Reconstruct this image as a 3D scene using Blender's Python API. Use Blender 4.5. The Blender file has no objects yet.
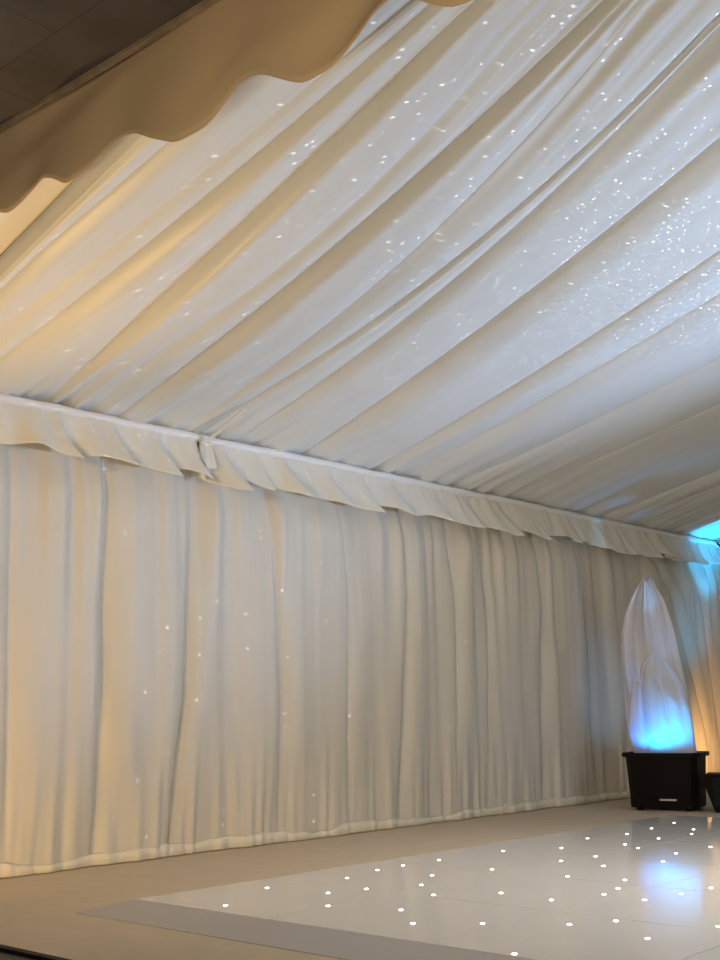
import bpy, bmesh, math, random
from mathutils import Vector, Matrix
random.seed(7)
C = bpy.context.scene.collection
PI = math.pi

# ------------------------------------------------------------------ camera
FPX, PITCH, YAW, ROLL = 1184.705, 0.19162, 0.72985, -0.014947
CAM = Vector((7.247, 0.0, 1.05))
Fv = Vector((-math.sin(YAW)*math.cos(PITCH), math.cos(YAW)*math.cos(PITCH), math.sin(PITCH)))
Rv = Vector((math.cos(YAW), math.sin(YAW), 0.0))
Uv = Rv.cross(Fv)
R2 = Rv*math.cos(ROLL) + Uv*math.sin(ROLL)
U2 = Uv*math.cos(ROLL) - Rv*math.sin(ROLL)
cd = bpy.data.cameras.new('camera')
cd.sensor_fit = 'HORIZONTAL'; cd.sensor_width = 36.0; cd.lens = 36.0*FPX/720.0
cd.clip_start = 0.05; cd.clip_end = 100
cam = bpy.data.objects.new('camera', cd); C.objects.link(cam)
m = Matrix((R2, U2, -Fv)).transposed().to_4x4(); m.translation = CAM
cam.matrix_world = m
bpy.context.scene.camera = cam

# measurements taken from the photograph -> points on real planes of the room
def ray(x, y): return Fv + R2*((x-360)/FPX) - U2*((y-480)/FPX)
def hit(x, y, n, d0):
    d = ray(x, y); n = Vector(n); t = (d0 - CAM.dot(n))/d.dot(n); return CAM + d*t
EAVE = 3.25
TH = math.radians(18)
def on_roof(x, y): return hit(x, y, (-math.sin(TH), 0, math.cos(TH)), EAVE*math.cos(TH))
def on_wall(x, y): return hit(x, y, (1, 0, 0), 0.0)
def on_floor(x, y, z=0.0): return hit(x, y, (0, 0, 1), z)
RIDGE = 6.0
def zroof(x): return EAVE + math.tan(TH)*x

# ------------------------------------------------------------------ helpers
def obj(name, bm, mat, parent=None, smooth=True, thick=0.0):
    me = bpy.data.meshes.new(name)
    bmesh.ops.recalc_face_normals(bm, faces=bm.faces) if thick == 0 else None
    bm.to_mesh(me); bm.free()
    if smooth:
        for p in me.polygons: p.use_smooth = True
    me.materials.append(mat)
    o = bpy.data.objects.new(name, me); C.objects.link(o)
    if parent: o.parent = parent
    if thick:
        s = o.modifiers.new('cloth_thickness', 'SOLIDIFY'); s.thickness = thick; s.offset = 0
    return o
def tag(o, label=None, cat=None, group=None, kind=None):
    if label: o['label'] = label
    if cat: o['category'] = cat
    if group: o['group'] = group
    if kind: o['kind'] = kind
    return o
def empty(name, loc=(0, 0, 0), rz=0.0):
    o = bpy.data.objects.new(name, None); C.objects.link(o)
    o.location = loc; o.rotation_euler = (0, 0, rz); o.empty_display_size = 0.1
    return o
def box(bm, x0, x1, y0, y1, z0, z1):
    vs = [bm.verts.new(p) for p in ((x0,y0,z0),(x1,y0,z0),(x1,y1,z0),(x0,y1,z0),(x0,y0,z1),(x1,y0,z1),(x1,y1,z1),(x0,y1,z1))]
    for f in ((0,3,2,1),(4,5,6,7),(0,1,5,4),(1,2,6,5),(2,3,7,6),(3,0,4,7)): bm.faces.new([vs[i] for i in f])
def boxobj(name, dims, mat, parent=None, bevel=0.0):
    bm = bmesh.new(); box(bm, *dims)
    if bevel: bmesh.ops.bevel(bm, geom=list(bm.edges), offset=bevel, segments=2, affect='EDGES')
    return obj(name, bm, mat, parent, smooth=False)
def grid(bm, rows):
    vv = [[bm.verts.new(p) for p in r] for r in rows]
    for i in range(len(vv)-1):
        for j in range(len(vv[0])-1):
            bm.faces.new((vv[i][j], vv[i][j+1], vv[i+1][j+1], vv[i+1][j]))
def tube(bm, pts, r, n=12):
    rings = []
    for i, p in enumerate(pts):
        p = Vector(p)
        t = (Vector(pts[min(i+1, len(pts)-1)]) - Vector(pts[max(i-1, 0)])).normalized()
        a = t.cross(Vector((0, 0, 1)))
        if a.length < 1e-3: a = t.cross(Vector((0, 1, 0)))
        a.normalize(); b = t.cross(a)
        rr = r[i] if isinstance(r, (list, tuple)) else r
        rings.append([bm.verts.new(p + (a*math.cos(2*PI*k/n) + b*math.sin(2*PI*k/n))*rr) for k in range(n)])
    for i in range(len(rings)-1):
        for k in range(n): bm.faces.new((rings[i][k], rings[i][(k+1) % n], rings[i+1][(k+1) % n], rings[i+1][k]))
    bm.faces.new(rings[0]); bm.faces.new(rings[-1])
def lathe(bm, prof, n=32, cx=0, cy=0):
    rings = [[bm.verts.new((cx+r*math.cos(2*PI*k/n), cy+r*math.sin(2*PI*k/n), z)) for k in range(n)] for r, z in prof]
    for i in range(len(rings)-1):
        for k in range(n): bm.faces.new((rings[i][k], rings[i][(k+1) % n], rings[i+1][(k+1) % n], rings[i+1][k]))
    bm.faces.new(rings[0]); bm.faces.new(rings[-1])
def interp(pts, z):
    # pts sorted ascending by first value, linear with flat-slope extrapolation
    if z <= pts[0][0]: a, b = pts[0], pts[1]
    elif z >= pts[-1][0]: a, b = pts[-2], pts[-1]
    else:
        for a, b in zip(pts, pts[1:]):
            if a[0] <= z <= b[0]: break
    return a[1] + (b[1]-a[1])*(z-a[0])/(b[0]-a[0])
def sstep(a, b, x):
    t = min(1, max(0, (x-a)/(b-a))); return t*t*(3-2*t)
class Noise1:
    def __init__(s, seed, n=512):
        r = random.Random(seed); s.v = [r.uniform(-1, 1) for _ in range(n)]; s.n = n
    def __call__(s, x):
        i = math.floor(x); f = x-i; f = f*f*(3-2*f)
        return s.v[i % s.n]*(1-f) + s.v[(i+1) % s.n]*f

# ------------------------------------------------------------------ materials
def newmat(name):
    mt = bpy.data.materials.new(name); mt.use_nodes = True
    nt = mt.node_tree; nt.nodes.clear()
    out = nt.nodes.new('ShaderNodeOutputMaterial')
    return mt, nt, out
def principled(name, col, rough=0.6, bump=0.0, bscale=60, var=0.0, vscale=4, spec=0.3, metallic=0.0, coat=0.0, sheen=0.0):
    mt, nt, out = newmat(name); N = nt.nodes; L = nt.links
    p = N.new('ShaderNodeBsdfPrincipled'); L.new(p.outputs[0], out.inputs[0])
    p.inputs['Base Color'].default_value = (*col, 1); p.inputs['Roughness'].default_value = rough
    p.inputs['Specular IOR Level'].default_value = spec; p.inputs['Metallic'].default_value = metallic
    p.inputs['Coat Weight'].default_value = coat; p.inputs['Sheen Weight'].default_value = sheen
    tc = N.new('ShaderNodeTexCoord')
    if var:
        nz = N.new('ShaderNodeTexNoise'); nz.inputs['Scale'].default_value = vscale; nz.inputs['Detail'].default_value = 5
        L.new(tc.outputs['Object'], nz.inputs['Vector'])
        mx = N.new('ShaderNodeMix'); mx.data_type = 'RGBA'
        mx.inputs['A'].default_value = (*[c*(1-var) for c in col], 1); mx.inputs['B'].default_value = (*[min(1, c*(1+var)) for c in col], 1)
        L.new(nz.outputs['Fac'], mx.inputs['Factor']); L.new(mx.outputs['Result'], p.inputs['Base Color'])
    if bump:
        nz = N.new('ShaderNodeTexNoise'); nz.inputs['Scale'].default_value = bscale; nz.inputs['Detail'].default_value = 4
        L.new(tc.outputs['Object'], nz.inputs['Vector'])
        b = N.new('ShaderNodeBump'); b.inputs['Strength'].default_value = bump; b.inputs['Distance'].default_value = 0.01
        L.new(nz.outputs['Fac'], b.inputs['Height']); L.new(b.outputs[0], p.inputs['Normal'])
    return mt
def fabric(name, col, transl=0.15, gloss=0.06, rough=0.45, alpha=0.0):
    mt, nt, out = newmat(name); N = nt.nodes; L = nt.links
    tc = N.new('ShaderNodeTexCoord')
    nz = N.new('ShaderNodeTexNoise'); nz.inputs['Scale'].default_value = 2.2; nz.inputs['Detail'].default_value = 4
    L.new(tc.outputs['Object'], nz.inputs['Vector'])
    mx = N.new('ShaderNodeMix'); mx.data_type = 'RGBA'
    mx.inputs['A'].default_value = (*[c*0.95 for c in col], 1); mx.inputs['B'].default_value = (*[min(1, c*1.04) for c in col], 1)
    L.new(nz.outputs['Fac'], mx.inputs['Factor'])
    wv = N.new('ShaderNodeTexNoise'); wv.inputs['Scale'].default_value = 260; wv.inputs['Detail'].default_value = 2
    L.new(tc.outputs['Object'], wv.inputs['Vector'])
    b = N.new('ShaderNodeBump'); b.inputs['Strength'].default_value = 0.12; b.inputs['Distance'].default_value = 0.002
    L.new(wv.outputs['Fac'], b.inputs['Height'])
    d = N.new('ShaderNodeBsdfDiffuse'); t = N.new('ShaderNodeBsdfTranslucent'); g = N.new('ShaderNodeBsdfGlossy')
    g.inputs['Roughness'].default_value = rough; g.inputs['Color'].default_value = (1, 1, 1, 1)
    for s in (d, t): L.new(mx.outputs['Result'], s.inputs['Color'])
    for s in (d, t, g): L.new(b.outputs[0], s.inputs['Normal'])
    m1 = N.new('ShaderNodeMixShader'); m1.inputs[0].default_value = transl
    L.new(d.outputs[0], m1.inputs[1]); L.new(t.outputs[0], m1.inputs[2])
    m2 = N.new('ShaderNodeMixShader'); m2.inputs[0].default_value = gloss
    L.new(m1.outputs[0], m2.inputs[1]); L.new(g.outputs[0], m2.inputs[2])
    last = m2
    if alpha:
        tr = N.new('ShaderNodeBsdfTransparent'); m3 = N.new('ShaderNodeMixShader'); m3.inputs[0].default_value = alpha
        L.new(m2.outputs[0], m3.inputs[1]); L.new(tr.outputs[0], m3.inputs[2]); last = m3
    L.new(last.outputs[0], out.inputs[0])
    return mt
def emission(name, col, s):
    mt, nt, out = newmat(name); e = nt.nodes.new('ShaderNodeEmission')
    e.inputs[0].default_value = (*col, 1); e.inputs[1].default_value = s
    nt.links.new(e.outputs[0], out.inputs[0]); return mt

M_LINING = fabric('ivory_roof_lining', (0.79, 0.79, 0.745), 0.10, 0.07, 0.42)
M_CURTAIN = fabric('ivory_wall_lining', (0.77, 0.72, 0.61), 0.12, 0.04)
M_FRILL = fabric('ivory_frill', (0.84, 0.80, 0.69), 0.12, 0.04)
M_HEM = fabric('hem_tape', (0.84, 0.78, 0.64), 0.05, 0.03)
M_BAND = fabric('eaves_band', (0.82, 0.80, 0.76), 0.03, 0.04)
M_PVC = principled('cream_pvc', (0.88, 0.82, 0.68), 0.5, 0.1, 20)
M_VAL = fabric('shaded_cream_valance', (0.62, 0.47, 0.31), 0.10, 0.03)  # cream cloth in warm shadow; the shade is put into this base colour
M_EDGE = principled('worn_edge', (0.30, 0.23, 0.17), 0.8, 0.4, 30, 0.5, 9)
M_CARPET = principled('beige_carpet', (0.64, 0.525, 0.38), 0.95, 0.5, 420, 0.10, 6, spec=0.1, sheen=0.1)
M_RAMP = principled('grey_ramp', (0.44, 0.41, 0.375), 0.42, 0.05, 80, 0.05, 5, spec=0.4)
M_PANEL = principled('gloss_white_panel', (0.80, 0.76, 0.70), 0.10, 0.015, 3.0, 0.03, 2, spec=0.5)
M_STAR = emission('star_led', (1.0, 0.98, 0.95), 7)
M_BLACK = principled('black_plastic', (0.006, 0.004, 0.005), 0.55, 0.15, 120, spec=0.12)
M_BLACK2 = principled('black_grille', (0.008, 0.008, 0.009), 0.7, 0.6, 300)
M_SILVER = principled('brushed_badge', (0.45, 0.45, 0.46), 0.35, metallic=0.9)
M_SILK = fabric('white_flame_silk', (0.88, 0.88, 0.92), 0.45, 0.02, 0.4, 0.12)
M_DARKFLOOR = principled('dark_floor', (0.02, 0.016, 0.015), 0.5, 0.1, 40)
M_LENS = principled('lamp_lens', (0.05, 0.06, 0.08), 0.1)

def ceiling_mat():
    mt, nt, out = newmat('dark_plaster'); N = nt.nodes; L = nt.links
    p = N.new('ShaderNodeBsdfPrincipled'); p.inputs['Roughness'].default_value = 0.85; L.new(p.outputs[0], out.inputs[0])
    tc = N.new('ShaderNodeTexCoord')
    br = N.new('ShaderNodeTexBrick'); br.inputs['Scale'].default_value = 1.0
    br.inputs['Brick Width'].default_value = 1.3; br.inputs['Row Height'].default_value = 0.42
    br.inputs['Mortar Size'].default_value = 0.006; br.inputs['Mortar Smooth'].default_value = 0.6
    br.inputs['Color1'].default_value = (0.092, 0.084, 0.092, 1); br.inputs['Color2'].default_value = (0.108, 0.100, 0.108, 1)
    br.inputs['Mortar'].default_value = (0.066, 0.058, 0.060, 1)
    mp = N.new('ShaderNodeMapping'); mp.inputs['Location'].default_value = (0.4, 0.11, 0)
    L.new(tc.outputs['Object'], mp.inputs['Vector']); L.new(mp.outputs[0], br.inputs['Vector'])
    nz = N.new('ShaderNodeTexNoise'); nz.inputs['Scale'].default_value = 3.0; nz.inputs['Detail'].default_value = 7
    L.new(tc.outputs['Object'], nz.inputs['Vector'])
    cr = N.new('ShaderNodeValToRGB'); cr.color_ramp.elements[0].position = 0.3; cr.color_ramp.elements[1].position = 0.75
    cr.color_ramp.elements[0].color = (0.72, 0.68, 0.62, 1); cr.color_ramp.elements[1].color = (1.1, 1.08, 1.06, 1)
    L.new(nz.outputs['Fac'], cr.inputs[0])
    mx = N.new('ShaderNodeMix'); mx.data_type = 'RGBA'; mx.blend_type = 'MULTIPLY'; mx.inputs['Factor'].default_value = 1
    L.new(br.outputs['Color'], mx.inputs['A']); L.new(cr.outputs[0], mx.inputs['B'])
    L.new(mx.outputs['Result'], p.inputs['Base Color'])
    b = N.new('ShaderNodeBump'); b.inputs['Strength'].default_value = 0.4; b.inputs['Distance'].default_value = 0.01
    L.new(nz.outputs['Fac'], b.inputs['Height']); L.new(b.outputs[0], p.inputs['Normal'])
    return mt
M_DARKCEIL = ceiling_mat()

# ------------------------------------------------------------------ the setting
GATE_Y = 3.18          # line where the marquee meets the darker building
tag(boxobj('floor', (-0.1, 12.1, GATE_Y, 16.6, -0.06, 0.0), M_CARPET), kind='structure')
tag(boxobj('floor_near', (-0.1, 14.0, -3.0, GATE_Y-0.05, -0.06, -0.004), M_DARKFLOOR), kind='structure')
tag(boxobj('trim_1', (-0.1, 14.0, GATE_Y-0.05, GATE_Y, -0.06, 0.012), M_BLACK, bevel=0.004), kind='structure')
tag(boxobj('wall_left', (-0.12, -0.06, GATE_Y-0.05, 16.6, 0, EAVE), M_PVC), kind='structure')
tag(boxobj('wall_right', (12.06, 12.12, GATE_Y, 16.6, 0, EAVE), M_PVC), kind='structure')
bm = bmesh.new()
zr = zroof(RIDGE)
prof = [(-0.12, 0), (12.12, 0), (12.12, EAVE+0.0), (RIDGE, zr+0.04), (-0.12, EAVE+0.0)]
a = [bm.verts.new((x, 16.5, z)) for x, z in prof]; b = [bm.verts.new((x, 16.58, z)) for x, z in prof]
bm.faces.new(a); bm.faces.new(b)
for i in range(5): bm.faces.new((a[i], a[(i+1) % 5], b[(i+1) % 5], b[i]))
tag(obj('wall_far', bm, M_PVC, smooth=False), kind='structure')
# roof skin outside the lining
bm = bmesh.new()
for k, (xa, za, xb, zb) in enumerate(((-0.12, EAVE+0.02, RIDGE, zr+0.06), (RIDGE, zr+0.06, 12.12, EAVE+0.02))):
    vs = [bm.verts.new(p) for p in ((xa, GATE_Y+0.05, za), (xb, GATE_Y+0.05, zb), (xb, 16.6, zb), (xa, 16.6, za))]
    ws = [bm.verts.new(v.co + Vector((0, 0, 0.03))) for v in vs]
    bm.faces.new(vs); bm.faces.new(ws)
    for i in range(4): bm.faces.new((vs[i], vs[(i+1) % 4], ws[(i+1) % 4], ws[i]))
tag(obj('ceiling_roof', bm, M_PVC, smooth=False), kind='structure')
# dark ceiling of the building the viewer stands in, ending above the valance
CZ = 4.185
tag(boxobj('ceiling_near', (-0.5, 14.0, -3.0, GATE_Y-0.02, CZ, CZ+0.12), M_DARKCEIL), kind='structure')
bm = bmesh.new(); box(bm, -0.3, 9.0, GATE_Y-0.045, GATE_Y-0.012, CZ-0.022, CZ)
tag(obj('trim_2', bm, M_EDGE, smooth=False), kind='structure')

# ------------------------------------------------------------------ roof lining with its pulled folds
FOLDS = [  # points on each fold read off the photograph, depth (m), sharpness 0..1
 ([(0,278),(87,207),(151,147)], .06, .5),
 ([(0,322),(60,280),(105,244)], .03, .2),
 ([(0,354),(82,294),(137,244),(202,189),(257,147),(300,110)], .10, .75),
 ([(450,15),(360,100),(302,160),(255,210),(180,278),(120,325),(50,400)], .12, 1),
 ([(506,24),(466,93),(380,175),(295,240),(180,335)], .05, .15),
 ([(600,0),(535,60),(450,135),(350,226),(285,281),(230,328),(180,368),(115,413)], .14, 1),
 ([(639,0),(603,40),(563,89),(510,149),(430,232),(360,290),(305,335),(255,375)], .075, .3),
 ([(712,20),(655,72),(591,133),(531,185),(430,274),(385,305),(315,355),(250,395)], .045, .9),
 ([(720,20),(647,93),(591,149),(527,205),(438,290),(350,355),(290,400)], .08, 1),
 ([(720,133),(655,189),(591,238),(540,277),(480,325),(420,370),(370,405),(315,445)], .12, 1),
 ([(720,245),(692,264),(639,300),(575,345),(502,389),(430,433),(390,460)], .09, .55),
 ([(720,288),(655,328),(611,357),(551,389),(490,425),(430,461)], .11, .8),
 ([(720,355),(676,377),(619,405),(563,433),(510,457),(470,476)], .07, 1),
 ([(720,401),(640,433),(583,461),(530,489)], .05, .3),
 ([(720,469),(655,494),(603,516)], .09, .6),
 ([(720,482),(672,502),(625,522)], .06, .8),
 ([(720,510),(655,538)], .07, .7),
]
def polyfit(pts, deg):
    n = deg+1
    A = [[sum(x**(i+j) for x, _ in pts) for j in range(n)] + [sum(y*x**i for x, y in pts)] for i in range(n)]
    for i in range(n):
        A[i][i] += 1e-6
    for i in range(n):
        pv = max(range(i, n), key=lambda r: abs(A[r][i])); A[i], A[pv] = A[pv], A[i]
        for r in range(n):
            if r != i:
                f = A[r][i]/A[i][i]
                A[r] = [u-f*v for u, v in zip(A[r], A[i])]
    return [A[i][n]/A[i][i] for i in range(n)]
fold_fn = []
for pts, dep, sh in FOLDS:
    w = sorted((on_roof(*p)[0], on_roof(*p)[1]) for p in pts)
    deg = 2 if len(w) >= 5 else 1
    co = polyfit(w, deg)
    x0, x1 = w[0][0], w[-1][0]
    def fn(x, co=co, x0=x0, x1=x1):
        xc = min(max(x, x0), x1)
        y = sum(c*xc**i for i, c in enumerate(co))
        dy = sum(i*c*xc**(i-1) for i, c in enumerate(co) if i)
        return y + 0.55*dy*(x-xc)
    fold_fn.append((fn, dep, sh))
LIN_Y0 = 3.56
def fold_rows(x):
    ys = [LIN_Y0] + [f(x) for f, _, _ in fold_fn]
    y = ys[-1]
    # keep the order, at least a small gap
    gmin = 0.07
    for i in range(1, len(ys)):
        if ys[i] < ys[i-1]+gmin: ys[i] = ys[i-1]+gmin
    k = 0
    y = max(ys[-1], 13.2)
    ys[-1] = max(ys[-1], ys[-2]+gmin)
    while len(ys) < len(fold_fn)+1+6:
        ys.append(ys[-1] + (16.45-ys[-1])/(len(fold_fn)+1+6-len(ys)))
    ys[-1] = 16.45
    return ys
DEP = [0.04] + [d for _, d, _ in fold_fn] + [0.07]*6
SHP = [0.3] + [s for _, _, s in fold_fn] + [0.6]*6
def profile(v, sh):
    # v=0 crease; cloth drops quickly to its belly, then climbs slowly to the next crease
    vb = 0.46 - 0.24*sh
    if v < vb:
        t = v/vb; soft = 0.5-0.5*math.cos(PI*t); sharp = math.sin(PI/2*t)
        return soft*(1-sh) + sharp*sh
    t = (v-vb)/(1-vb); soft = 0.5+0.5*math.cos(PI*t); slow = 1-t**1.5
    return soft*(1-sh) + slow*sh
n_g = Noise1(11); n_h = Noise1(12); n_k = Noise1(13)
PER = 32
def lining_row(x):
    ys = fold_rows(x); row = [(x, LIN_Y0-0.035, zroof(x)+0.05), (x, LIN_Y0-0.012, zroof(x)+0.01)]
    big = 0.25 + 0.75*sstep(0.0, 1.3, x)
    for i in range(len(ys)-1):
        gap = ys[i+1]-ys[i]
        for j in range(PER):
            v = (j/PER)**1.6; y = ys[i]+gap*v
            dep = min(DEP[i]*(0.42+0.28*SHP[i]), gap*0.17)
            d = dep*profile(v, SHP[i])*big
            u = i + v
            d -= 0.035*SHP[i]*big*min(1, gap/0.4)*math.exp(-v*gap/0.016)
            # gathered pleats at the eaves rail
            fade = math.exp(-x/0.55)
            yy = y*9.0
            d += 0.034*fade*(0.9*n_g(yy) + 0.6*n_h(yy*2.1))
            # soft pulled creases further up
            d += 0.012*sstep(0.4, 1.6, x)*n_h(u*3.1+4+0.15*x)*min(1, gap/0.5) + 0.0025*sstep(0.6, 2.5, x)*n_k(u*7.3)*min(1, gap/0.4)
            d += 0.032*sstep(3.0, 5.2, x)*n_g(u*7.3+0.2*x)*min(1, gap/0.22)
            row.append((x, y, zroof(x)-0.02-d-0.05*math.sin(PI*x/RIDGE)*0.6))
    row.append((x, ys[-1], zroof(x)-0.03))
    return row
NX = 170
xs = [0.03 + (RIDGE-0.03)*(i/NX)**1.25 for i in range(NX+1)]
bm = bmesh.new(); grid(bm, [lining_row(x) for x in xs])
tag(obj('ceiling', bm, M_LINING, thick=0.003), kind='structure')
# plain lining on the other slope, behind the viewer's right shoulder
bm = bmesh.new(); rows = []
for i in range(40):
    x = RIDGE + (12.0-RIDGE)*i/39
    rows.append([(x, LIN_Y0+(16.45-LIN_Y0)*j/300, zroof(12-x)-0.05-0.05*(0.5+0.5*math.sin(j*0.35+0.6*n_g(j*.1)))) for j in range(301)])
grid(bm, rows)
tag(obj('ceiling_right', bm, M_LINING, thick=0.003), kind='structure')
# white band along the eaves
bm = bmesh.new()
pts = [(0.125+0.004*n_h(i*.5), LIN_Y0-0.35+13.2*i/200, EAVE-0.045+0.006*n_k(i*.35)) for i in range(201)]
tube(bm, pts, 0.034, 14)
tag(obj('trim_3', bm, M_BAND), kind='structure')

# ------------------------------------------------------------------ wall curtains
CREASE = [
 ([(5,470),(3,600),(0,840)], .05),
 ([(101,480),(97,600),(98,700),(89,855)], .10),
 ([(187,480),(183,600),(180,700),(171,770),(165,840)], .12),
 ([(262,495),(270,600),(275,700),(272,838)], .09),
 ([(334,510),(342,600),(341,745),(343,830)], .05),
 ([(396,520),(401,600),(398,700),(394,818)], .11),
 ([(443,530),(450,600),(452,700),(449,812)], .07),
 ([(478,535),(483,600),(484,700),(484,808)], .04),
 ([(530,542),(538,600),(538,700),(541,803)], .11),
 ([(572,550),(583,620),(588,700),(590,800)], .05),
 ([(625,562),(630,620),(622,790)], .06),
 ([(655,572),(668,600),(688,680),(703,745),(705,780)], .10),
 ([(690,580),(705,660),(716,740)], .08),
]
crease_fn = []
for pts, d in CREASE:
    w = sorted((on_wall(*p)[2], on_wall(*p)[1]) for p in pts)
    crease_fn.append((w, d))
def crease_y(i, z): return interp(crease_fn[i][0], min(max(z, 0.05), 2.9))
n1, n2, n3, n4 = Noise1(21), Noise1(22), Noise1(23), Noise1(24)
def curtain_x(y, z):
    f = z/3.2
    top = sstep(0.45, 0.95, f); bot = 1-sstep(0.02, 0.30, f)
    x = 0.065
    x += (0.008+0.044*top)*n1(y*6.0+0.15*z) + 0.027*(1-0.3*top)*n2(y*3.3-0.25*z+0.3*n4(z*2+y))
    x += 0.012*(0.35+1.3*top)*n3(y*13+0.1*z)
    x += bot*(0.014*n3(y*19+3-0.8*z)+0.016*n4(y*11.0+7+0.8*z))
    # shoulders where the gathered foot meets the plain cloth
    return x*(1-0.55*sstep(2.6, 2.95, z))
def lerp(a, b, t): return a+(b-a)*t
ZB, ZT = 0.012, 3.17
def curtain(ia, ib, label, y_a=None, y_b=None, mid=()):
    root = empty('wall_curtain', (0, 0, 0))
    ya0 = crease_y(ia, 0.1) if ia is not None else y_a
    yb0 = crease_y(ib, 0.1) if ib is not None else y_b
    root.location = (0.05, 0.5*(ya0+yb0), 0)
    tag(root, label, 'curtain', 'ivory curtains along the marquee wall')
    NZ = 46; NY = max(60, int((yb0-ya0)*62))
    off = Vector(root.location)
    seq = ([ia] if ia is not None else [None]) + list(mid) + ([ib] if ib is not None else [None])
    rows = []
    for k in range(NZ+1):
        z = ZB + (ZT-ZB)*k/NZ
        ye = []
        for q, s in enumerate(seq):
            if s is None: ye.append(y_a if q == 0 else y_b)
            else: ye.append(crease_y(s, z))
        deps = [crease_fn[s][1] if s is not None else 0.03 for s in seq]
        ya, yb = ye[0], ye[-1]
        row = []
        for j in range(NY+1):
            y = lerp(ya, yb+0.02, j/NY)
            x = curtain_x(y, z)
            for q in range(len(ye)):
                g = y-ye[q]; d = deps[q]
                amp = d*(0.55+0.45*math.sin(PI*min(1, max(0, z/3.0))))
                if g >= 0: x += -0.60*amp*math.exp(-g/0.06) + 0.28*amp*math.exp(-((g-0.17)/0.13)**2)
                else: x += -0.60*amp*math.exp(g/0.022) + 0.22*amp*math.exp(-((g+0.13)/0.13)**2)
            row.append((max(0.004, x)-off.x, y-off.y, z))
        rows.append(row)
    bm = bmesh.new(); grid(bm, rows)
    obj('cloth', bm, M_CURTAIN, root, thick=0.003)
    # white hem tape sitting on the carpet
    hr = []
    for t in range(9):
        a = PI*2*t/8
        hr.append([])
        for j in range(NY+1):
            y = lerp(ya0, yb0+0.01, j/NY)
            cx = max(0.012, curtain_x(y, 0.03)) + 0.012
            hh = 0.040 + 0.012*n2(y*2.3) + 0.006*n3(y*9)
            hr[-1].append((cx + 0.013*math.cos(a) + 0.004*n1(y*14) - off.x, y-off.y, hh + (hh-0.002)*math.sin(a)))
    bm = bmesh.new(); grid(bm, hr)
    tag(obj('hem', bm, M_HEM, root), 'pale cream hem tape at the foot of the curtain')
    return root
curtain(None, 2, 'ivory pleated wall curtain at the left edge of the photo, amber-tinted by the warm light', y_a=3.35, mid=(0, 1))
curtain(2, 5, 'ivory pleated wall curtain just right of the hanging white strap', mid=(3, 4))
curtain(5, 8, 'greyish ivory wall curtain hanging in the middle of the photo behind the dance floor', mid=(6, 7))
curtain(8, 11, 'ivory wall curtain directly behind the glowing silk flame', mid=(9, 10))
curtain(11, None, 'blue and orange lit wall curtain right of the silk flame', y_b=16.45, mid=(12,))

# ------------------------------------------------------------------ ruffled pelmets under the eaves band
TIPS = [-40, 50, 105, 150, 186, 212, 250, 275, 320, 353, 385, 425, 457, 492, 525, 562, 590, 615, 640, 660, 690, 722]
tip_y = [on_wall(px, 455+0.185*px)[1] for px in TIPS] + [16.3]
def pelmet(ya, yb, label, seed):
    root_y = 0.5*(ya+yb); r = random.Random(seed)
    tips = [ya] + [t for t in tip_y if ya+0.1 < t < yb-0.1] + [yb]
    rows = [[] for _ in range(19)]
    segs = [(tips[i], tips[i+1], r.uniform(.7, 1.25), r.uniform(-.03, .035)) for i in range(len(tips)-1)]
    for a, b, amp, dz in segs:
        n = max(14, int((b-a)*46))
        for j in range(n):
            v = j/n; y = a+(b-a)*v
            # each ruffle swells outward and snaps back at its tip
            sw = (v**1.2)*(1-sstep(0.86, 1.0, v))
            for k in range(19):
                w = k/18
                z = EAVE-0.06 - w*(0.30 + dz*math.sin(PI*v) + 0.085*sw*amp + 0.025*n4(y*5))
                fl = w**1.3
                x = 0.135 + fl*(0.035 + 0.25*sw*amp) + (0.010+0.026*fl)*n1(y*8+2.0+0.7*w) + 0.012*n3(y*20)*(1-0.5*w)
                yy = y + fl*0.10*sw*amp
                rows[k].append((x, yy-root_y, z))
    bm = bmesh.new(); grid(bm, rows)
    o = obj('ruffled_pelmet', bm, M_FRILL, thick=0.003)
    o.location = (0, root_y, 0)
    return tag(o, label, 'pelmet', 'ruffled pelmets along the eaves')
Y1 = crease_y(2, 2.8); Y2 = crease_y(11, 2.8)
pelmet(3.35, Y1-0.005, 'cream ruffled pelmet left of the hanging white strap', 1)
pelmet(Y1+0.005, Y2-0.005, 'long cream ruffled pelmet running from the white strap to the silk flame', 2)
pelmet(Y2+0.005, 16.4, 'blue-lit ruffled pelmet at the far right end of the eaves', 3)

# white strap looped over the eaves band
bm = bmesh.new(); path = []
for i in range(12):
    x = 0.62-0.40*i/11; path.append((x, zroof(x)-0.085-0.045*(i/11)))
for i in range(1, 7):
    a = i/6*PI/2; path.append((0.165+0.055*math.cos(a)*0.4+0.03*math.sin(a), 3.19-0.05*math.sin(a)))
for i in range(1, 14):
    path.append((0.197+0.075*i/13, 3.14-0.20*i/13))
rows = []
for i, (x, z) in enumerate(path):
    t = i/len(path); yc = Y1 + 0.07 - 0.05*t
    wd = 0.022+0.034*sstep(0.3, 1, t)
    rows.append([(x + 0.010*math.cos(k/6*PI*2)*0.6, yc + wd*(k/3-1), z + 0.004*math.cos(k/3*PI)) for k in range(7)])
grid(bm, rows)
tag(obj('fabric_strap', bm, M_FRILL, thick=0.004), 'white fabric strap looped over the eaves band at the curtain gap', 'strap')

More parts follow.
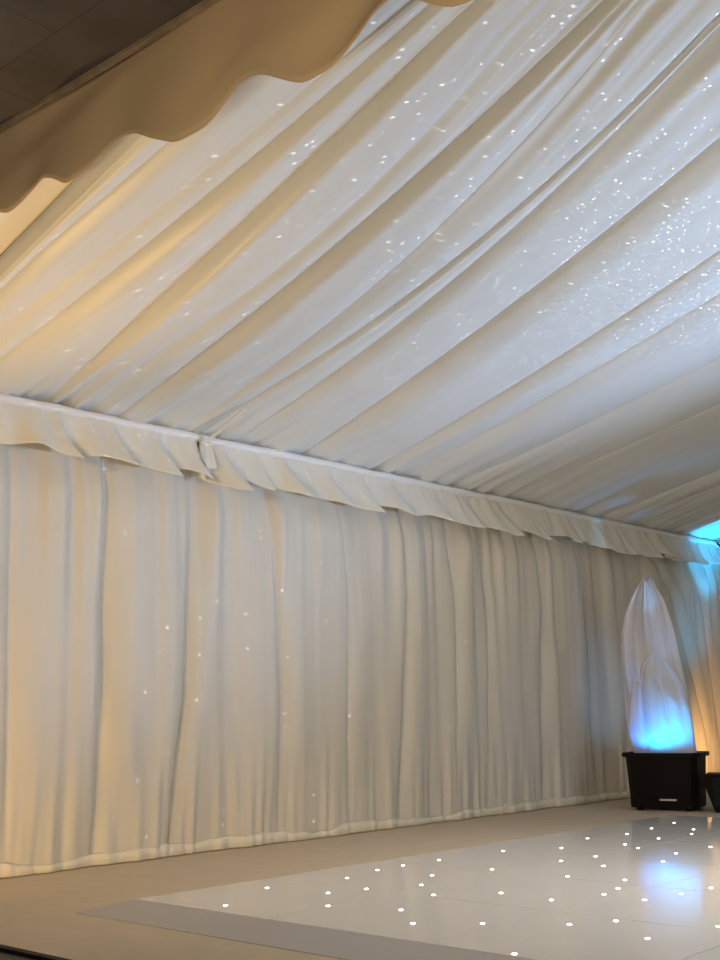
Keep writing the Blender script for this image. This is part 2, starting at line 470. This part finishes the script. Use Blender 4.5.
# ------------------------------------------------------------------ scalloped shaded cream valance at the building edge
SC = [(-60,250),(-30,205),(10,215),(30,195),(50,180),(63,182),(75,188),(92,172),(110,148),(125,137),(140,135),(160,142),(180,145),(205,125),(225,98),(240,82),(252,77),(265,75),(283,80),(300,83),(325,66),(350,40),(375,14),(395,1),(410,-2),(425,4),(440,8),(455,8),(480,-6),(520,-50),(545,-62),(570,-52),(600,-48)]
scw = []
for p in SC:
    q = hit(p[0], p[1], (0, 1, 0), GATE_Y); scw.append((q[0], q[2]))
per = 0.74
def valance_bottom(x):
    if scw[0][0] <= x <= scw[-1][0]:
        # smooth through neighbouring points
        e = 0.035
        return (interp(scw, x-e)+2*interp(scw, x)+interp(scw, x+e))/4
    return 3.655 + 0.075*math.sin(2*PI*(x-1.5)/per)
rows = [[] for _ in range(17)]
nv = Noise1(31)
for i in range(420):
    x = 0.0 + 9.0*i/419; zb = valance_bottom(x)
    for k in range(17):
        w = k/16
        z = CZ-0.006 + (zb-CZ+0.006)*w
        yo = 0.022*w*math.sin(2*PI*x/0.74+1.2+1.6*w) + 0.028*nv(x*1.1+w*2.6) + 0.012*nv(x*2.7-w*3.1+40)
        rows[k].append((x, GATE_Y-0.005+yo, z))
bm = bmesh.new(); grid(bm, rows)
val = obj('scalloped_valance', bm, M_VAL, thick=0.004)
tag(val, 'shaded cream fabric valance with scalloped lower edge hanging below the dark ceiling', 'valance')

# ------------------------------------------------------------------ dance floor
PX0, PY0, PS, PH = 1.644, 4.325, 1.045, 0.028
NXP, NYP = 5, 6
df = empty('dance_floor', (PX0+NXP*PS/2, PY0+NYP*PS/2, 0))
tag(df, 'gloss white star-lit dance floor with a grey front ramp laid on beige carpet', 'dance floor', kind='thing')
off = Vector(df.location)
panels = {}
pm = None
for i in range(NXP):
    for j in range(NYP):
        g = 0.0028
        if pm is None:
            bm = bmesh.new(); box(bm, -PS/2+g, PS/2-g, -PS/2+g, PS/2-g, 0, PH)
            o = obj('panel', bm, M_PANEL, df, smooth=False); pm = o
        else:
            o = pm.copy(); C.objects.link(o); o.parent = df
        o.location = (PX0+(i+.5)*PS-off.x, PY0+(j+.5)*PS-off.y, 0.0)
        panels[i, j] = o
LED = [(13,258),(35,220),(86,211),(144,231),(158,200),(123,250),(147,270),(82,300),(106,327),(245,327),(309,388),(264,219),(286,182),(282,266),(383,280),(419,329),(415,233),(402,202),(403,176),(455,157),(471,193),(487,212),(488,269),(516,257),(530,240),(512,322),(575,357),(569,280),(642,268),(702,256),(717,333),(606,203),(632,187),(556,176),(530,169),(597,157),(534,148),(583,137),(628,126),(663,148),(667,139),(701,174)]
LED = [(360+x/2, 760+y/2) for x, y in LED] + [(225.5,905.5),(267,888),(328,893),(328,906),(347,878),(333,931)]
sm = None; pts = []
for p in LED:
    q = on_floor(p[0], p[1], PH); pts.append((q[0], q[1]))
for i in range(NXP):
    for j in range(NYP):
        if not any(i == int((x-PX0)//PS) and j == int((y-PY0)//PS) for x, y in pts):
            if i >= 2:
                for _ in range(2): pts.append((PX0+(i+random.uniform(.12, .88))*PS, PY0+(j+random.uniform(.12, .88))*PS))
for x, y in pts:
    i, j = int((x-PX0)//PS), int((y-PY0)//PS)
    if (i, j) not in panels: continue
    pl = panels[i, j]
    if sm is None:
        bm = bmesh.new(); lathe(bm, [(0.0120, -0.001), (0.0120, 0.0012), (0.0095, 0.0032), (0.005, 0.0042), (0.0008, 0.0044)], 14)
        o = obj('star_light', bm, M_STAR, pl); sm = o
        tag(o, 'tiny white star light set in the panel')
    else:
        o = sm.copy(); C.objects.link(o); o.parent = pl
    o.location = (x-(PX0+(i+.5)*PS), y-(PY0+(j+.5)*PS), PH)
# grey ramp along the front edge
bm = bmesh.new()
x0, x1, ya, yb = PX0-0.01-off.x, PX0+NXP*PS-off.x, PY0-0.385-off.y, PY0-0.001-off.y
vs = [bm.verts.new(p) for p in ((x0, ya, 0), (x1, ya, 0), (x1, yb, 0), (x0, yb, 0), (x0, ya, 0.004), (x1, ya, 0.004), (x1, yb, PH), (x0, yb, PH))]
for f in ((0,3,2,1),(4,5,6,7),(0,1,5,4),(1,2,6,5),(2,3,7,6),(3,0,4,7)): bm.faces.new([vs[k] for k in f])
tag(obj('edge_ramp', bm, M_RAMP, df, smooth=False), 'grey sloping edge ramp')

# ------------------------------------------------------------------ silk flame machine
FM = (1.165, 11.49); FRZ = math.radians(14.3)
fl = empty('flame_machine', (FM[0], FM[1], 0), FRZ)
tag(fl, 'tapered black tub with white silk flame glowing blue, standing before the curtain', 'flame machine')
W, D, H = 0.73, 0.52, 0.575
def taper_ring(s, z, front_bow=0.0):
    w, d = W/2*s, D/2*s; c = 0.05
    return [(-w+c, -d-front_bow, z), (0, -d-front_bow*1.6, z), (w-c, -d-front_bow, z), (w, -d+c, z), (w, d-c, z), (w-c, d, z), (-w+c, d, z), (-w, d-c, z), (-w, -d+c, z)]
bm = bmesh.new()
rings = [taper_ring(.93, .03, .015), taper_ring(.95, .2, .02), taper_ring(1.0, H-.035, .025), taper_ring(1.0, H-.01, .025),
         taper_ring(.93, H-.01, .02), taper_ring(.90, H-.12, .015)]
rr = [[bm.verts.new(p) for p in r] for r in rings]
for i in range(len(rr)-1):
    for k in range(9): bm.faces.new((rr[i][k], rr[i][(k+1) % 9], rr[i+1][(k+1) % 9], rr[i+1][k]))
bm.faces.new(rr[0]); bm.faces.new(rr[-1])
obj('tub', bm, M_BLACK, fl, smooth=False)
bm = bmesh.new()
rings = [taper_ring(1.0, H-.045, .026), taper_ring(1.09, H-.04, .03), taper_ring(1.09, H, .03), taper_ring(.94, H, .02), taper_ring(.94, H-.04, .02)]
rr = [[bm.verts.new(p) for p in r] for r in rings]
for i in range(len(rr)-1):
    for k in range(9): bm.faces.new((rr[i][k], rr[i][(k+1) % 9], rr[i+1][(k+1) % 9], rr[i+1][k]))
obj('rim', bm, M_BLACK, fl, smooth=False)
for sx in (-1, 1):
    for sy in (-1, 1):
        bm = bmesh.new(); lathe(bm, [(.026, 0), (.03, .006), (.03, .034)], 16, sx*.25, sy*.18)
        obj('foot', bm, M_BLACK, fl)
bm = bmesh.new(); box(bm, -0.02, 0.15, -D/2*.95-.052, -D/2*.95-.015, .105, .122); bmesh.ops.bevel(bm, geom=list(bm.edges), offset=.004, segments=2, affect='EDGES')
tag(obj('badge', bm, M_SILVER, fl, smooth=False), 'small silver strip badge')
# silks: wind-filled flame-shaped sheets rooted in the tub
def silk(outline, yb, bulge, seed, lean=0.0):
    n = Noise1(seed); rows = []
    NZ, NX_ = 60, 40
    for k in range(NZ+1):
        t = k/NZ
        z = outline[0][0] + (outline[-1][0]-outline[0][0])*t
        l = interp([(o[0], o[1]) for o in outline], z); r_ = interp([(o[0], o[2]) for o in outline], z)
        row = []
        for j in range(NX_+1):
            u = j/NX_
            x = l+(r_-l)*u + .008*n(t*7+u*3)
            y = yb + lean*t + bulge*math.sin(PI*u)*(.35+.65*math.sin(PI*min(1, t*1.05))) + .05*n(t*3.2+u*1.7)*sstep(0, .2, t) + .03*n(u*6+t*2+9)*sstep(0, .25, t) + .012*n(u*14+t*1.5+20)
            row.append((x, y, z))
        rows.append(row)
    bm = bmesh.new(); grid(bm, rows)
    return obj('flame_silk', bm, M_SILK, fl, thick=0.002)
Zs = H-.10
silk([(Zs, -.34, .30), (.58, -.37, .30), (.80, -.40, .29), (1.1, -.425, .25), (1.45, -.445, .20), (1.8, -.435, .15), (2.02, -.39, .10), (2.16, -.33, .06), (2.27, -.26, .00), (2.34, -.21, -.05), (2.38, -.17, -.09)], 0.10, -.10, 41)
silk([(Zs, -.33, .29), (.8, -.36, .29), (1.05, -.35, .27), (1.25, -.32, .22), (1.42, -.26, .15), (1.54, -.16, .06), (1.60, -.09, .0)], 0.03, -.06, 42, .03)
silk([(Zs, -.22, .24), (1.0, -.30, .22), (1.6, -.34, .12), (2.0, -.28, .08), (2.2, -.20, .02), (2.40, -.16, -.06)], 0.17, -.06, 44, -.04)

# ------------------------------------------------------------------ black wedge monitor at the right frame edge
q = on_floor(712, 812)
sp = empty('floor_monitor', (q[0]+0.26, q[1]+0.20, 0), math.radians(20))
tag(sp, 'small black wedge-sided floor monitor right of the black tub, cut by the photo edge', 'speaker')
bm = bmesh.new()
prof = [(-.27, 0), (.27, 0), (.37, .20), (.36, .37), (-.36, .37), (-.37, .30)]
a = [bm.verts.new((x, -.2, z)) for x, z in prof]; b = [bm.verts.new((x, .2, z)) for x, z in prof]
bm.faces.new(a); bm.faces.new(b)
for i in range(6): bm.faces.new((a[i], a[(i+1) % 6], b[(i+1) % 6], b[i]))
bmesh.ops.bevel(bm, geom=list(bm.edges), offset=.008, segments=2, affect='EDGES')
obj('cabinet', bm, M_BLACK, sp, smooth=False)
bm = bmesh.new(); box(bm, -.28, .28, -.212, -.199, .06, .34); bmesh.ops.bevel(bm, geom=list(bm.edges), offset=.005, segments=2, affect='EDGES')
obj('grille', bm, M_BLACK2, sp, smooth=False)

# black lamp can clamped to the eaves at the right frame edge
q = on_wall(719, 554)
lp = empty('lamp_can', (0.30, q[1]-0.35, 3.02))
tag(lp, 'small black lamp can under the eaves band at the right photo edge', 'lamp')
bm = bmesh.new(); tube(bm, [(0, 0, 0), (.10, .06, -.05), (.17, .10, -.085)], [.05, .055, .06], 20)
obj('can', bm, M_BLACK, lp)
bm = bmesh.new(); tube(bm, [(.085, .05, .012), (-.06, .0, .10), (-.15, -.02, .20)], .014, 10)
obj('yoke', bm, M_BLACK, lp)

# ------------------------------------------------------------------ lights
def light(name, kind, loc, target, power, col, size=0.2, spot=60, blend=0.6):
    l = bpy.data.lights.new(name, kind); l.energy = power; l.color = col
    if kind == 'AREA': l.shape = 'DISK'; l.size = size
    else: l.shadow_soft_size = size
    if kind == 'SPOT': l.spot_size = math.radians(spot); l.spot_blend = blend
    o = bpy.data.objects.new(name, l); C.objects.link(o); o.location = loc
    if target is not None: o.rotation_euler = (Vector(target)-Vector(loc)).to_track_quat('-Z', 'Y').to_euler()
    return o
AMBER = (1.0, 0.60, 0.22)
light('amber_uplight', 'SPOT', (1.0, 3.32, 0.30), (1.45, 3.64, 3.7), 215, AMBER, 0.10, 62, 1.0)
light('amber_uplight_wall', 'SPOT', (0.75, 3.0, 0.10), (0.1, 5.0, 0.8), 48, AMBER, 0.10, 90, 0.9)
light('blue_white_wash', 'SPOT', (7.5, 12.0, 1.0), (2.6, 6.8, 4.15), 1750, (0.40, 0.60, 1.0), 0.25, 62, 1.0)
light('room_warm', 'AREA', (8.5, 8.0, 3.2), (0.0, 9.5, 1.2), 36, (1.0, 0.93, 0.84), 1.2)
light('ceiling_fill', 'AREA', (8.2, 8.5, 0.9), (2.2, 10.0, 3.9), 44, (0.66, 0.82, 1.0), 1.0)  # added fill without a real source, lifts the shaded folds of the lining
floor_fill = light('floor_fill', 'AREA', (6.0, 7.5, 4.6), (4.6, 7.0, 0.0), 54, (1.0, 0.92, 0.85), 1.0)  # unseen light added over the dance floor to brighten it
floor_fill.data.spread = math.radians(80)
light('building_lamp', 'SPOT', (4.2, -1.2, 2.3), (0.4, 6.2, 1.30), 660, (1.0, 0.68, 0.36), 0.3, 44, 0.8)
light('building_ceiling_lamp', 'AREA', (5.5, 0.4, 1.2), (2.6, 3.1, 4.0), 84, (1.0, 0.78, 0.47), 0.6)
def fm_at(x, y, z):
    c, s_ = math.cos(FRZ), math.sin(FRZ); return (FM[0]+c*x-s_*y, FM[1]+s_*x+c*y, z)
for lx, pw, g in ((-.26, 11, .24), (-.13, 18, .34), (0.0, 18, .40), (.12, 18, .44), (.24, 12, .38)):
    light('flame_lamp', 'SPOT', fm_at(lx, -.205, H-.05), fm_at(lx*.9, .06, 1.0), pw*0.95, (0.0, g, 1.0), 0.05, 74, 1.0)
q = on_roof(714, 538); q2 = on_roof(618, 500); q3 = on_roof(640, 512)
light('cyan_beam', 'SPOT', (1.7, 14.2, 0.5), q + Vector((0.22, -0.15, 0)), 1300, (0.0, 0.42, 1.0), 0.05, 28, 0.8)
light('blue_beam', 'SPOT', (3.0, 12.8, 0.7), q2, 130, (0.10, 0.40, 1.0), 0.05, 7, 0.9)
light('blue_beam', 'SPOT', (3.6, 12.8, 0.7), q3, 110, (0.10, 0.40, 1.0), 0.05, 6, 0.9)
light('orange_uplight', 'SPOT', (0.75, 13.9, 0.08), (0.02, 15.1, 0.9), 75, (1.0, 0.52, 0.16), 0.08, 80, 0.9)
light('blue_curtain_wash', 'SPOT', (1.5, 13.3, 0.4), on_wall(697, 590), 120, (0.16, 0.52, 1.0), 0.1, 34, 1.0)
light('blue_pin_beam', 'SPOT', (3.0, 10.0, 0.25), fm_at(-.17, .05, 2.22), 260, (0.10, 0.55, 1.0), 0.03, 5.5, 0.6)
light('blue_wall_wash', 'SPOT', (2.0, 12.4, 0.3), on_wall(596, 690), 40, (0.20, 0.48, 1.0), 0.1, 40, 1.0)

# mirror-ball flecks: lamps whose output is broken into many tiny beams
def flecks(name, kind, loc, target, power, scale, thr, spot=60):
    o = light(name, kind, loc, target, power, (0.92, 0.95, 1.0), 0.0, spot, 0.7); ml = o.data
    ml.use_nodes = True
    nt = ml.node_tree; N = nt.nodes; L = nt.links
    em = next(n for n in N if n.type == 'EMISSION')
    tc = N.new('ShaderNodeTexCoord'); nm = N.new('ShaderNodeVectorMath'); nm.operation = 'NORMALIZE'
    L.new(tc.outputs['Normal'], nm.inputs[0])
    vo = N.new('ShaderNodeTexVoronoi'); vo.inputs['Scale'].default_value = scale; vo.inputs['Randomness'].default_value = 0.9
    L.new(nm.outputs[0], vo.inputs['Vector'])
    mr = N.new('ShaderNodeMapRange'); mr.inputs['From Min'].default_value = thr; mr.inputs['From Max'].default_value = thr*0.7
    L.new(vo.outputs['Distance'], mr.inputs['Value'])
    cm = N.new('ShaderNodeSeparateColor'); L.new(vo.outputs['Color'], cm.inputs[0])
    mu = N.new('ShaderNodeMath'); mu.operation = 'MULTIPLY'
    L.new(mr.outputs[0], mu.inputs[0]); L.new(cm.outputs[0], mu.inputs[1])
    L.new(mu.outputs[0], em.inputs['Strength'])
flecks('mirror_ball_beams', 'SPOT', (6.2, 10.2, 2.4), on_roof(715, 200), 2900, 118, 0.20, 74)
flecks('mirror_ball_beams', 'SPOT', (6.4, 9.3, 2.8), on_wall(380, 640), 1150, 66, 0.14, 62)

# ------------------------------------------------------------------ world & view
w = bpy.data.worlds.new('world'); bpy.context.scene.world = w; w.use_nodes = True
bg = w.node_tree.nodes['Background']; bg.inputs[0].default_value = (0.75, 0.72, 0.68, 1); bg.inputs[1].default_value = 0.17
vs_ = bpy.context.scene.view_settings
bpy.context.scene.display_settings.display_device = 'sRGB'
vs_.view_transform = 'Standard'; vs_.look = 'None'; vs_.exposure = -0.04; vs_.gamma = 1.0; vs_.use_curve_mapping = False
